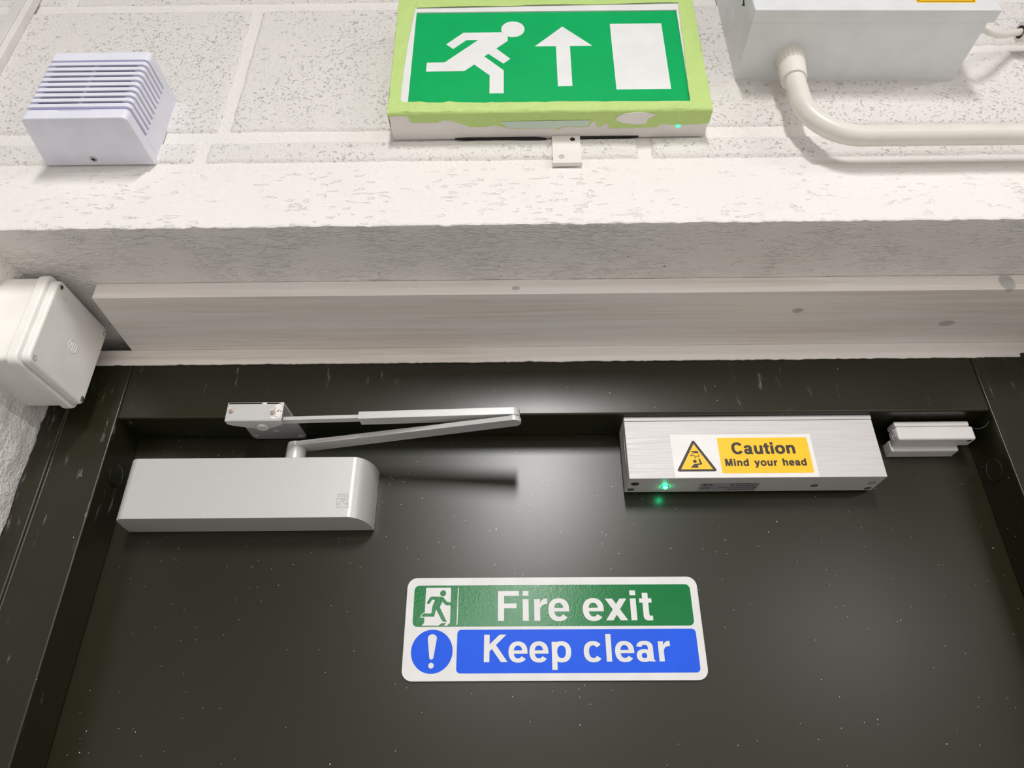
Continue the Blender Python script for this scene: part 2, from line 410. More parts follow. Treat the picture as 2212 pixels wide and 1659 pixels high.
def block(x0, x1, z0, z1, joints=(1, 1, 1, 1)):
    sd = 3.0 if x1 > 0.14 and x0 > 0.14 and z0 == 0.583 or not joints[0] else rnd.uniform(0, 50); dy = 0.0 if sd == 3.0 else rnd.uniform(-0.0005, 0.0005); rows = []
    for x in ticks(x0, x1, joints[0], joints[1]):
        row = []
        for z in ticks(z0, z1, joints[2], joints[3]):
            d = min([abs(x - x0) if joints[0] else 9, abs(x - x1) if joints[1] else 9, abs(z - z0) if joints[2] else 9, abs(z - z1) if joints[3] else 9])
            d -= 0.0016 * max(0, noise.noise((x * 70, z * 70, sd))) + 0.0007 * noise.noise((x * 220, z * 220, sd))
            f = max(0.0, min(1.0, 1 - d / 0.0052)); f = f * f * (3 - 2 * f) if d > -0.001 else 1.0
            y = YW + dy + 0.0034 * f + 0.0005 * noise.noise((x * 25, z * 25, sd))
            row.append((x, y, z))
        rows.append(row)
    bmk = strip(BM(), rows)
    obj('block', bmk, 'painted_block', wall, ang=80, recalc=False)
J = 0.0045
for x0, x1 in ((-1.21, -0.757), (-0.752, -0.302 - J), (-0.302 + J, 0.143), (0.153, 0.4503)): block(x0, x1, 0.583, 0.7935, (1, 1 if x1 < 0.4 else 0, 1, 1))
block(0.450, 0.82, 0.583, 0.7005, (0, 1, 1, 1)); block(0.450, 0.82, 0.7105, 0.7935, (0, 1, 1, 1))
for x0, x1 in ((-1.0, -0.773), (-0.763, -0.318 - J), (-0.318 + J, 0.127), (0.137, 0.572), (0.582, 0.82)): block(x0, x1, 0.5385, 0.5705)
for x0, x1 in ((-0.98, -0.535), (-0.525, -0.082), (-0.072, 0.372), (0.382, 0.82)): block(x0, x1, 0.805, 1.02)
for n in range(4):
    zt_ = 0.4430 - 0.2250 * n
    for x0, x1 in (((XR + 0.005, 0.832), (0.842, 1.277)) if n % 2 else ((XR + 0.005, 1.047), (1.057, 1.277))): block(x0, x1, zt_ - 0.215, zt_)
    for x0, x1 in (((-0.955, XL - 0.005),) if n % 2 else ((-0.735, XL - 0.005), (-0.955, -0.745))): block(x0, x1, zt_ - 0.215, zt_)
# --- concrete lintel with a ragged lower arris
bm = BM(); rows = []
N = 360
for i in range(N + 1):
    x = -0.80 + 1.70 * i / N
    w = 0.0018 * noise.noise((x * 38, 2.1, 0)) + 0.0017 * noise.noise((x * 120, 7.3, 0)) + 0.0010 * noise.noise((x * 300, 1.3, 0))
    w2 = 0.0013 * noise.noise((x * 45, 9.1, 3)) + 0.0008 * noise.noise((x * 150, 4, 1))
    prof = [(0.10, 0.5280), (YW + 0.0018, 0.5280), (YW + 0.0002, 0.5265)]
    for k in range(5):
        z = 0.522 - 0.0135 * k; prof.append((YW + 0.0004 * noise.noise((x * 30, z * 30, 5)), z))
    prof += [(YW + 0.0001, ZS + 0.0030 + w), (YW + 0.0003 + 0.5 * abs(w2), ZS + 0.0012 + w), (YW + 0.0012 + 0.6 * w2, ZS + 0.0003 + w * 0.8), (YW + 0.0045, ZS + w * 0.4)]
    for k in range(9):
        y = YW + 0.016 + 0.019 * k; prof.append((y, ZS + 0.0004 * noise.noise((x * 25, y * 25, 8))))
    prof.append((0.10, ZS))
    rows.append([(x, a, b) for a, b in prof])
strip(bm, rows)
obj('lintel', bm, 'painted_concrete', wall, label='smooth painted concrete lintel with ragged lower edge')
# --- reveals of the opening
bm = BM(); rows = []
nz, ny = 120, 60
for i in range(nz + 1):
    z = -0.45 + (ZS + 0.45) * i / nz; row = []
    s = max(0.0, min(1.0, (z - 0.428) / 0.025)); s = s * s * (3 - 2 * s)
    yend = -0.0545 - 0.0022 * noise.noise((z * 40, 3, 1)) - 0.0016 * noise.noise((z * 130, 5, 2))
    for j in range(ny + 1):
        y = (YW + 0.003) + (yend - YW - 0.003) * j / ny
        x = XL + 0.012 * s + 0.0022 * noise.noise((3, y * 45, z * 45)) + 0.0012 * noise.noise((8, y * 140, z * 140))
        if y > -0.10 and 0.318 < z < 0.348: x += 0.0025 * noise.noise((1, y * 90, z * 90))
        row.append((x, y, z))
    row.append((XL - 0.004, yend + 0.0005, z)); rows.append(row)
strip(bm, rows)
box(bm, XL - 0.002, XL - 0.0006, YW + 0.003, -0.056, -Z0, -0.45)
struct(obj('wall_reveal_left', bm, 'painted_plaster', recalc=False, ang=60), 'rough white plastered side of the door opening on the left', 'wall')
slab('wall_reveal_right', XR - 0.002, XR + 0.004, YW + 0.003, -0.056, -Z0, ZS, 'painted_plaster', 'white plastered side of the door opening on the right', 'wall')

# --- steel door leaf and frame
JL, JR, YF, ZH = -0.441, 0.5175, -0.0533, 0.3467
bm = box(BM(), JL - 0.012, JR + 0.012, 0.0, 0.045, -Z0 + 0.006, ZH + 0.014, 0.0015)
struct(obj('door_1', bm, 'door_paint'), 'flush dark olive steel fire exit door', 'door')
fr = bpy.data.objects.new('trim_1', None); C.objects.link(fr); fr.location = (0, YF, 0)
struct(fr, 'dark olive pressed steel door frame around the door', 'door frame')
def framepart(name, pts, a, b, plane, bev=0.0022, seg=3):
    b_ = prism(BM(), pts, a, b, plane); es = []
    ax = 'yzx'.index({'xz': 'y', 'xy': 'z', 'yz': 'x'}[plane])
    axis = {'xz': 1, 'xy': 2, 'yz': 0}[plane]
    es = [e for e in b_.edges if abs((e.verts[0].co - e.verts[1].co).normalized()[axis]) > 0.9]
    bmesh.ops.bevel(b_, geom=es, offset=bev, segments=seg, profile=0.5, affect='EDGES', clamp_overlap=True)
    return obj(name, b_, 'frame_paint', fr)
# header: bar in x (y,z outline)
framepart('frame_header', [(YF + 0.0016, ZH), (YF + 0.0016, 0.4165), (0.05, 0.4165), (0.05, ZH + 0.016), (-0.0008, ZH + 0.016), (-0.0008, ZH)], JL + 0.0004, JR - 0.0004, 'yz', 0.0024)
# jambs: bars in z (x,y outline)
lj = framepart('frame_jamb', [(JL, YF), (JL, -0.0008), (JL - 0.014, -0.0008), (JL - 0.014, 0.05), (XL + 0.002, 0.05), (XL + 0.002, YF - 0.0034), (-0.4975, YF - 0.0034), (-0.4975, YF)], -Z0, 0.4175, 'xy', 0.0018)
rj = framepart('frame_jamb', [(JR, YF), (JR, -0.0008), (JR + 0.014, -0.0008), (JR + 0.014, 0.05), (XR - 0.004, 0.05), (XR - 0.004, YF - 0.0034), (0.574, YF - 0.0034), (0.574, YF)], -Z0, 0.4175, 'xy', 0.0018)
for jx, yy, zz, sgn, pj in ((JL, -0.0249, 0.2902, 1, lj), (JR, -0.0265, 0.2878, -1, rj)):
    bm = lathe(BM(), (jx - sgn * 0.0005, yy, zz), (sgn, 0, 0), [(0, 0.0130), (0.0012, 0.0130), (0.0018, 0.0122), (0.0019, 0.0100), (0.0019, 0.0)], 32)
    obj('blanking_plug', bm, 'frame_paint', pj)
# --- timber packing above the frame
bm = BM(); rows = []
for i in range(301):
    x = -0.517 + 1.12 * i / 300
    zb = 0.4138 + 0.0011 * noise.noise((x * 30, 1, 0)) + 0.0009 * noise.noise((x * 110, 2, 0)) + 0.0006 * noise.noise((x * 260, 3, 0))
    rows.append([(x, -0.03, 0.4335), (x, -0.0545, 0.4335), (x, -0.0547, 0.424), (x, -0.0545, zb + 0.0006), (x, -0.0538, zb), (x, -0.0505, zb + 0.001), (x, -0.03, 0.4180)])
strip(bm, rows)
struct(obj('trim_2', bm, 'whitewashed_pine'), 'thin whitewashed timber strip directly above the dark frame', 'timber strip')
bm = prism(BM(), [(-0.4395, -0.1555), (0.606, -0.1545), (0.606, -0.0300), (-0.4500, -0.0300), (-0.4474, -0.0543)], 0.4338, 0.4527, 'xy')
bmesh.ops.bevel(bm, geom=bm.edges[:], offset=0.0008, segments=2, profile=0.5, affect='EDGES')
struct(obj('trim_3', bm, 'whitewashed_pine'), 'whitewashed pine board fixed under the concrete lintel', 'timber board')

# ================================================================== THINGS
# ---------------------------------------------------------------- door closer
R = root('door_closer', 'silver overhead door closer with folded arm at upper left of door', 'door closer', (-0.29, 0, 0.2335))
pts = [(-0.4225, -0.0012), (-0.4213, -0.020), (-0.4185, -0.0365)]
for i in range(1, 7):
    a = math.radians(15 + 75 * i / 6); pts.append((-0.4085 - 0.0100 * math.cos(a), -0.0355 - 0.0100 * math.sin(a)))
for i in range(0, 15):
    a = math.radians(90 * i / 14); pts.append((-0.1765 + 0.0200 * math.sin(a), -0.0080 - 0.0375 * math.cos(a)))
pts.append((-0.1562, -0.0012))
cover = obj('cover', prism(BM(), pts, 0.2335, 0.3012, 'xy', 0.0009, 2), 'silver_paint', R)
obj('cover_gap_shade', box(BM(), -0.4205, -0.1575, -0.0013, -0.0001, 0.2350, 0.2995), 'dark_hole', R)  # black sheet put in as the shadow gap behind the cover
# logo: interlaced R outline and name
def stroke(bm, pl, w, y0, y1):
    for k_, (a, b) in enumerate(zip(pl, pl[1:])):
        d = Vector((b[0] - a[0], b[1] - a[1])); L = d.length
        if L < 1e-7: continue
        d /= L; n = Vector((-d.y, d.x)) * w / 2; e = d * w * 0.35
        A, B = Vector(a) - e, Vector(b) + e
        prism(bm, [tuple(A + n), tuple(B + n), tuple(B - n), tuple(A - n)], y0, y1 - k_ * 8e-6)
bm = BM(); lx, lz = -0.29, 0.267; mm = 0.001
arc = lambda cx, cz, r, a0, a1, n=8: [(cx + r * math.cos(math.radians(a0 + (a1 - a0) * i / n)), cz + r * math.sin(math.radians(a0 + (a1 - a0) * i / n))) for i in range(n + 1)]
for pl, w in (([(101.9, -10.6), (101.9, -8.3), (109.5, -8.3)] + arc(109.6, -11.6, 3.3, 90, -80) + [(106.2, -14.9), (109.9, -18.9), (113.9, -18.9), (112.0, -16.6)], 1.25),
              ([(103.0, -10.4), (108.6, -10.4)] + arc(108.6, -11.7, 1.3, 90, -90) + [(102.6, -13.0), (101.7, -13.6), (101.7, -19.0), (104.6, -19.0), (104.8, -16.2)], 1.25)):
    stroke(bm, [(lx + a * mm, lz + b * mm) for a, b in pl], w * mm, -0.04552, -0.04558)
obj('logo', bm, 'ink_grey', cover, smooth=False, label='printed R logo')
obj('lettering', text_bm('RUTLAND', lx + 0.1012, lx + 0.1155, lz - 0.0238, 0.0026, -0.04566, 0.0), 'ink_grey', cover, smooth=False, label='printed word RUTLAND')
# spindle and arms
sp = lathe(BM(), (-0.2440, -0.0315, 0.3000), (0, 0, 1), [(0, 0.0112), (0.0015, 0.0112), (0.0018, 0.0106), (0.0160, 0.0106), (0.0225, 0.0100), (0.0232, 0.0088)], 32)
obj('spindle', sp, 'silver_paint', R)
def bar_xy(c0, c1, w, z0, z1, cap0=True, cap1=True, w1=None, bev=0.0008):
    a, b = Vector(c0), Vector(c1); d = (b - a).normalized(); n = Vector((-d.y, d.x)); w1 = w1 or w; P = []
    if cap1: P += [tuple(b + (n * math.cos(t) + d * math.sin(t)) * w1 / 2) for t in [math.pi * i / 10 for i in range(11)]]
    else: P += [tuple(b + n * w1 / 2), tuple(b - n * w1 / 2)]
    if cap0: P += [tuple(a + (-n * math.cos(t) - d * math.sin(t)) * w / 2) for t in [math.pi * i / 10 for i in range(11)]]
    else: P += [tuple(a - n * w / 2), tuple(a + n * w / 2)]
    return prism(BM(), P, z0, z1, 'xy', bev)
obj('main_arm', bar_xy((-0.2440, -0.0315), (-0.0035, -0.0916), 0.0190, 0.3168, 0.3224, w1=0.0155), 'silver_paint', R)
fa = obj('forearm', bar_xy((-0.1655, -0.0797), (-0.0045, -0.0872), 0.0150, 0.3258, 0.3345, False, True, 0.0150), 'silver_paint', R)
for x in (-0.121, -0.101):
    obj('rivet', lathe(BM(), (x, -0.0815, 0.3343), (0, 0, 1), [(0, 0.004), (0.0007, 0.0038), (0.0014, 0.002), (0.0015, 0)], 16), 'silver_paint', fa)
obj('elbow_pin', lathe(BM(), (-0.0042, -0.0893, 0.3215), (0, 0, 1), [(0, 0.0045), (0.0045, 0.0045)], 20), 'silver_paint', R)
obj('adjusting_rod', bar_xy((-0.268, -0.0745), (-0.160, -0.0792), 0.0090, 0.3285, 0.3330, True, False), 'silver_paint', R)
# parallel-arm bracket under the header
bk = bpy.data.objects.new('arm_bracket', None); C.objects.link(bk); bk.parent = R; bk.location = Vector((-0.276, -0.0866, 0.3467 + Z0)) - origin_of(R)
pl = prism(BM(), [(-0.3055, -0.0866), (-0.2462, -0.0866), (-0.2440, -0.006), (-0.2470, -0.0012), (-0.3030, -0.0012), (-0.3062, -0.006)], 0.3440, 0.3466, 'xy', 0.0005)
obj('fixing_plate', pl, 'silver_paint', bk)
obj('front_flange', prism(BM(), rrect(-0.3056, -0.2462, 0.3258, 0.3466, 0.0022), -0.0866, -0.0842, 'xz', 0.0006), 'silver_paint', bk)
tg = [(-0.3056, -0.0862), (-0.2464, -0.0862), (-0.2464, -0.0790), (-0.2490, -0.0755), (-0.2648, -0.0670), (-0.2776, -0.0670), (-0.3010, -0.0752), (-0.3056, -0.0785)]
obj('lower_tongue', prism(BM(), tg, 0.3248, 0.3270, 'xy', 0.0006), 'silver_paint', bk)
obj('pivot_bolt', lathe(BM(), (-0.2690, -0.0742, 0.3252), (0, 0, -1), [(0, 0.0064), (0.0026, 0.0064), (0.0034, 0.0058), (0.0034, 0.0)], 28), 'silver_paint', bk)
for x, y in ((-0.2744, -0.0202), (-0.3000, -0.0083), (-0.2499, -0.0073)):
    s = obj('plate_screw', lathe(BM(), (x, y, 0.3442), (0, 0, -1), [(0, 0.0036), (0.0009, 0.0036), (0.0016, 0.0022), (0.0016, 0)], 18), 'silver_paint', bk)
for x, z, dx in ((-0.3000, 0.3368, 0.0018), (-0.2560, 0.3348, 0.0010)):
    bm = tube(BM(), [(x + dx, -0.0860, z - 0.001), (x, -0.0920, z + 0.0005)], 0.0020, 14)
    obj('grub_screw', bm, 'screw_cream', bk, label='cream paint-covered grub screw')
# paint splashes on the flange
def splat(cx, cz, rx, rz_, seed, y, n=40, amp=0.5):
    return [(cx + rx * (1 + amp * noise.noise((math.cos(2 * math.pi * i / n) * 2.3, math.sin(2 * math.pi * i / n) * 2.3, seed))) * math.cos(2 * math.pi * i / n),
             cz + rz_ * (1 + amp * noise.noise((math.cos(2 * math.pi * i / n) * 2.3, math.sin(2 * math.pi * i / n) * 2.3, seed + 9))) * math.sin(2 * math.pi * i / n)) for i in range(n)]
bm = BM()
for cx, cz, rx, rz_, sd in ((-0.2508, 0.3402, 0.0036, 0.0050, 1), (-0.2500, 0.3325, 0.0030, 0.0040, 2), (-0.2545, 0.3283, 0.0042, 0.0015, 3), (-0.2485, 0.3450, 0.0020, 0.0010, 5), (-0.2665, 0.3452, 0.0026, 0.0009, 4)):
    prism(bm, splat(cx, cz, rx, rz_, sd, 0, 36, 0.7), -0.0868, -0.0865)
obj('paint_splash', bm, 'paint_white', bk, label='white paint splashes on the bracket')

# ---------------------------------------------------------------- magnetic lock
R = root('magnetic_lock', 'brushed aluminium magnetic door lock with yellow caution sticker', 'magnetic lock', (0.2545, -0.025, 0.2736))
x0, x1, yf, yb = 0.1180, 0.3898, -0.0446, -0.0045
body = obj('body', box(BM(), x0, x1, yf, yb, 0.2736, 0.3408, 0.0004, 1), 'brushed_aluminium', R)
obj('cover_rail', box(BM(), x0, x1 + 0.0005, yf, yb, 0.3413, 0.3466, 0.0004, 1), 'brushed_aluminium', R)
obj('side_label', prism(BM(), rrect(-0.0335, -0.0255, 0.294, 0.328, 0.003), x0 - 0.0002, x0, 'yz'), 'label_grey', body, label='narrow grey side label')
sm = lambda a, b: (0.2535 + a * mm, 0.310 + b * mm)
stk = obj('caution_sticker', prism(BM(), [sm(-87, 14.2), sm(65, 13.6), sm(65, -36.2), sm(-87, -36.0)], yf - 0.00012, yf), 'sticker_white', R, smooth=False, label='white and yellow sticker reading Caution Mind your head')
obj('yellow_panel', prism(BM(), rrect(0.2535 - 0.0366, 0.2535 + 0.0604, 0.310 - 0.0313, 0.310 + 0.0098, 0.0014), yf - 0.00030, yf - 0.00012), 'sticker_yellow', stk, smooth=False)
obj('lettering', bold_bm('Caution', 0.2535 - 0.0226, 0.2535 + 0.0452, 0.310 - 0.0091, 0.0129, yf - 0.00045, 0.03, 0, 0.016), 'ink_black', stk, smooth=False, label='black word Caution', recalc=False)
obj('lettering', bold_bm('Mind your head', 0.2535 - 0.0318, 0.2535 + 0.0543, 0.310 - 0.0230, 0.0078, yf - 0.00045, 0.06, 0.22, 0.016), 'ink_black', stk, smooth=False, label='black words Mind your head', recalc=False)
def rtri(P, r, n=5):
    out = []
    for i in range(3):
        p, a, b = Vector(P[i]), Vector(P[i - 1]), Vector(P[(i + 1) % 3])
        u, v = (a - p).normalized(), (b - p).normalized(); h = u.angle(v) / 2
        c = p + (u + v).normalized() * r / math.sin(h); s = p + u * r / math.tan(h); e = p + v * r / math.tan(h)
        a0 = math.atan2(s.y - c.y, s.x - c.x); a1 = math.atan2(e.y - c.y, e.x - c.x); d = (a1 - a0 + math.pi) % (2 * math.pi) - math.pi
        out += [(c.x + r * math.cos(a0 + d * k / n), c.y + r * math.sin(a0 + d * k / n)) for k in range(n + 1)]
    return out
tri = obj('warning_triangle', prism(BM(), rtri([sm(-62.75, 8.6), sm(-84.6, -28.9), sm(-41.0, -28.9)], 0.0017), yf - 0.00028, yf - 0.00012), 'ink_black', stk, smooth=False, label='black and yellow warning triangle')
obj('triangle_field', prism(BM(), [sm(-62.75, 3.0), sm(-79.8, -26.5), sm(-45.9, -26.5)], yf - 0.00042, yf - 0.00028), 'sticker_yellow', tri, smooth=False)
bm = BM()
for P in ([(-66.2, -5.6), (-59.8, -5.6), (-58.4, -8.05), (-63.9, -8.05), (-64.05, -6.8), (-66.6, -6.8)],
          [(-65.3, -20.7), (-58.7, -19.7), (-59.95, -15.4), (-59.4, -14.5), (-58.4, -14.9), (-56.5, -20.2), (-57.0, -21.0), (-61.3, -21.8), (-61.1, -24.8), (-65.6, -24.8), (-66.1, -24.1), (-66.8, -24.8), (-69.3, -24.9)]):
    prism(bm, [sm(*p) for p in P], yf - 0.00056, yf - 0.00042)
prism(bm, circ(sm(-64.0, -17.4)[0], sm(0, -17.4)[1], 0.00195, 20), yf - 0.00056, yf - 0.00042)
stroke(bm, [sm(*p) for p in ((-64.6, -7.9), (-68.0, -11.0), (-63.4, -10.7), (-63.1, -13.7), (-61.3, -11.2), (-59.2, -12.7), (-59.3, -10.2), (-57.9, -9.3))], 0.00055, yf - 0.00056, yf - 0.00042)
obj('bumping_head_symbol', bm, 'ink_black', tri, smooth=False)
def hole_under(name, x, y, r, m, parent, z=0.2736, deep=0.0, ratio=1.0):
    return obj(name, prism(BM(), circ(x, y, r, 24, r * ratio), z - 0.00012, z - deep, 'xy'), m, parent, smooth=False)
hole_under('bolt_hole', 0.1262, -0.0292, 0.0045, 'dark_hole', body); hole_under('bolt_hole', 0.3815, -0.0268, 0.0046, 'label_grey', body)
for x, y in ((0.1240, -0.0125), (0.3217, -0.0200), (0.3835, -0.0105)):
    h = hole_under('screw_recess', x, y, 0.0037, 'dark_hole', body)
    obj('screw', lathe(BM(), (x, y, 0.2736), (0, 0, -1), [(0, 0.0026), (0.0003, 0.0026), (0.0005, 0.0012), (0.0005, 0)], 16), 'screw_metal', h)
hole_under('indicator_bezel', 0.1601, -0.0209, 0.0042, 'dark_hole', body)
obj('indicator_light', lathe(BM(), (0.1601, -0.0209, 0.2736), (0, 0, -1), [(0, 0.0026), (0.0012, 0.0025), (0.0024, 0.0016), (0.0028, 0)], 20), 'led_green', R, label='glowing green indicator light')
# maker's label on the underside (reads from the back, upside down in view)
lab = obj('maker_label', prism(BM(), rrect(0.1965, 0.2610, -0.0300, -0.0050, 0.001), 0.27350, 0.2736, 'xy'), 'label_grey', body, smooth=False)
def under_text(body_, xa, xb, ya, cap, nm):
    b_ = text_bm(body_, 0, xb - xa, 0, cap, 0, 0.01)
    for v in b_.verts: v.co = (xb - v.co.x, ya + v.co.z, 0.27335) if False else (xb - v.co.x, ya - v.co.z * -1, 0.27335)
    return obj(nm, b_, 'ink_black', lab, smooth=False)
for s, xa, xb, ya in (('Wolverhampton, UK', 0.2285, 0.2590, -0.0285), ('RGL Electronics Ltd', 0.2310, 0.2590, -0.0232), ('Monitored Slim 12/24VDC', 0.2180, 0.2590, -0.0180), ('Model: SSL1200-M', 0.2300, 0.2590, -0.0128)):
    under_text(s, xa, xb, ya, 0.0026, 'lettering')
under_text('CE', 0.2000, 0.2105, -0.0275, 0.0052, 'lettering'); under_text('UKCA', 0.2000, 0.2105, -0.0180, 0.0052, 'lettering')

# ---------------------------------------------------------------- door contact: switch on the frame, magnet on the leaf
R = root('contact_switch', 'white plastic door contact switch under the frame beside the magnetic lock', 'door contact', (0.46, -0.02, 0.3467))
obj('mounting_spacer', box(BM(), 0.4215, 0.4990, -0.0300, -0.0180, 0.3436, 0.3466, 0.0010), 'frame_paint', R)  # the spacer's shadow is put into its colour with dark paint
obj('switch_base', box(BM(), 0.4192, 0.5020, -0.0350, -0.0175, 0.3368, 0.3428, 0.0016, 3), 'contact_white', R)
cv = obj('switch_cover', box(BM(), 0.4188, 0.5042, -0.0360, -0.0175, 0.3200, 0.3365, 0.0028, 4), 'contact_white', R)
for a, b, c, d in ((-0.0322, -0.0316, 0.3255, 0.3345), (-0.0290, -0.0284, 0.3262, 0.3352), (-0.0256, -0.0250, 0.3240, 0.3300)):
    obj('side_rib', box(BM(), 0.4184, 0.4192, a, b, c, d), 'contact_white', cv)
obj('screw_opening', prism(BM(), circ(0.4975, -0.0315, 0.0026, 18, 0.0016), 0.3199, 0.3203, 'xy'), 'dark_hole', cv, smooth=False)
R = root('contact_magnet', 'white plastic contact magnet on the door just below the contact switch', 'door contact', (0.456, 0, 0.3148))
obj('magnet_case', box(BM(), 0.4185, 0.4940, -0.0165, -0.0002, 0.3148, 0.3290, 0.0022, 4), 'contact_white', R)
obj('magnet_base', box(BM(), 0.4190, 0.4934, -0.0022, -0.0001, 0.3150, 0.3286), 'contact_white', R)
bm = tube(BM(), [(0.5045, -0.034, 0.3345), (0.509, -0.037, 0.3315), (0.5135, -0.041, 0.3325), (0.5172, -0.045, 0.3365)], 0.00008, 6)
tag(obj('cobweb_strand', bm, 'cobweb'), 'thin cobweb strand between the contact switch and the frame', 'cobweb')

# ---------------------------------------------------------------- fire exit sign on the door
cx, cz, sr = 0.03455, 0.13123, -0.00173
R = root('door_sign', 'white door sign reading Fire exit Keep clear in green and blue', 'sign', (cx, 0, cz))
def rot(bm):
    for v in bm.verts:
        x, z = v.co.x, v.co.z
        v.co.x = cx + x * math.cos(sr) - z * math.sin(sr); v.co.z = cz + x * math.sin(sr) + z * math.cos(sr)
    return bm
mp = lambda L: [(a * mm, b * mm) for a, b in L]
obj('plate', rot(prism(BM(), rrect(-0.15, 0.15, -0.05, 0.05, 0.010, 6), -0.0030, -0.0002, 'xz', 0.0003, 1)), 'sign_white', R, smooth=False)
gp = obj('green_panel', rot(prism(BM(), rrect(-0.1423, 0.1423, 0.0010, 0.0421, 0.0050), -0.00315, -0.0030)), 'sign_green', R, smooth=False)
bp = obj('blue_panel', rot(prism(BM(), rrect(-0.0965, 0.1427, -0.0430, -0.0020, 0.0040), -0.00315, -0.0030)), 'sign_blue', R, smooth=False)
bd = obj('blue_disc', rot(prism(BM(), circ(-0.1213, -0.0225, 0.0207, 48), -0.00315, -0.0030)), 'sign_blue', R, smooth=False)
bm = BM()
for P in ([(-130.4, 39.8), (-104.5, 39.8), (-104.3, 4.7), (-107.2, 2.05), (-132.8, 2.05), (-130.5, 4.8)],
          [(-97.5, 39.8), (-96.6, 39.8), (-96.7, 2.8), (-97.6, 2.8)]): prism(bm, mp(P), -0.00330, -0.00315)
prism(bm, mp([(-129.9, 14.85), (-131.8, 14.75), (-133.3, 13.5), (-135.0, 10.0), (-129.9, 9.95)]), -0.00329, -0.00315)
ex = obj('doorway_symbol', rot(bm), 'sign_white', gp, smooth=False)
bm = BM()
for P in ([(-124.3, 30.8), (-113.8, 30.7), (-112.2, 30.1), (-107.9, 25.15), (-104.1, 25.1), (-104.15, 21.9), (-108.4, 22.05), (-109.8, 22.7), (-112.95, 25.5), (-115.4, 20.3), (-107.7, 5.9), (-111.4, 5.9), (-112.9, 7.4), (-119.2, 18.3), (-120.3, 11.95), (-120.7, 11.05), (-121.65, 10.8), (-134.0, 10.85), (-132.4, 13.5), (-131.5, 14.05), (-123.7, 13.95), (-122.7, 22.0), (-120.5, 27.5), (-123.5, 27.7), (-126.1, 23.7), (-127.35, 23.25), (-128.6, 24.0), (-128.7, 25.1), (-125.8, 30.0)],
          [(-108.1, 4.5), (-112.9, 4.4), (-115.9, 2.05), (-110.6, 2.05)]): prism(bm, mp(P), -0.00345, -0.00330)
prism(bm, circ(-0.1126, 0.0341, 0.0031, 24), -0.00345, -0.00330)
obj('running_figure', rot(bm), 'sign_green', gp, smooth=False)
def st(body_, x0_, x1_, z_, cap, par, lab_):
    return obj('lettering', rot(bold_bm(body_, x0_, x1_, z_, cap, -0.00335)), 'sign_white', par, smooth=False, label=lab_, recalc=False)
st('Fire exit', -0.0558, 0.1014, 0.0063, 0.0297, gp, 'white words Fire exit')
st('Keep clear', -0.0695, 0.1153, -0.0328, 0.0259, bp, 'white words Keep clear')
bm = BM()
P = [(-121.4 + 4.55 * math.cos(math.radians(a)), -10.3 + 4.1 * math.sin(math.radians(a))) for a in range(0, 181, 15)]
P += [(-121.4 + 2.05 * math.cos(math.radians(a)), -28.2 + 1.9 * math.sin(math.radians(a))) for a in range(180, 361, 20)]
prism(bm, mp(P), -0.00335, -0.00315); prism(bm, circ(-0.12135, -0.0357, 0.0027, 24), -0.00335, -0.00315)
obj('exclamation_mark', rot(bm), 'sign_white', bd, smooth=False)

# ---------------------------------------------------------------- junction box on the left reveal
R = root('junction_box', 'white plastic junction box on the left side of the door opening', 'junction box', (-0.521, -0.129, 0.395))
obj('body', box(BM(), -0.5245, -0.474, -0.1785, -0.0805, 0.3462, 0.4445, 0.0050, 4, 0), 'abs_white', R)
obj('rim', prism(BM(), rrect(-0.1815, -0.0775, 0.3425, 0.4475, 0.009, 6), -0.4825, -0.4715, 'yz', 0.0022, 3), 'abs_white', R)
lid = obj('lid', prism(BM(), rrect(-0.1775, -0.0815, 0.3462, 0.4432, 0.0075, 6), -0.4720, -0.4625, 'yz', 0.0028, 4), 'abs_white', R)
for k, (y, z) in enumerate(((-0.1712, 0.4362), (-0.0868, 0.4355), (-0.1700, 0.3525))):  # wells are flat discs, recess shading put into their colour
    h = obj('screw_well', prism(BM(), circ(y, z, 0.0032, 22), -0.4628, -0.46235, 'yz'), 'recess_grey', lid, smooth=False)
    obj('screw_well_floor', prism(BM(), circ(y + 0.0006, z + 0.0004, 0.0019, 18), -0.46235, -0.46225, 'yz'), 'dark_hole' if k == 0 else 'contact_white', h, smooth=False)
s = obj('lid_screw', lathe(BM(), (-0.4630, -0.0880, 0.3520), (1, 0, 0), [(0, 0.0031), (0.0014, 0.0030), (0.0022, 0.0018), (0.0023, 0)], 20), 'screw_metal', lid, label='metal lid screw')
bm = BM(); box(bm, -0.4609, -0.4606, -0.0906, -0.0854, 0.3516, 0.3524); box(bm, -0.4609, -0.4606, -0.0884, -0.0876, 0.3494, 0.3546)
obj('screw_cross', bm, 'dark_hole', s, smooth=False)
bm = ring_prism(BM(), circ(-0.1270, 0.3930, 0.0072, 32), circ(-0.1270, 0.3930, 0.0066, 32), -0.4626, -0.4622, 'yz')
for q in ((-0.1300, 0.389, 0.397), (-0.1270, 0.388, 0.398), (-0.1240, 0.389, 0.397)): box(bm, -0.4626, -0.4622, q[0] - 0.0004, q[0] + 0.0004, q[1], q[2])
obj('moulded_emblem', bm, 'abs_white', lid, label='raised round emblem')
b_ = text_bm('CE', 0, 0.0065, 0, 0.0035, 0, 0.0)
for v in b_.verts: v.co = (-0.46235, -0.1640 + v.co.x, 0.4270 + v.co.z)
obj('moulded_mark', b_, 'contact_white', lid, smooth=False)

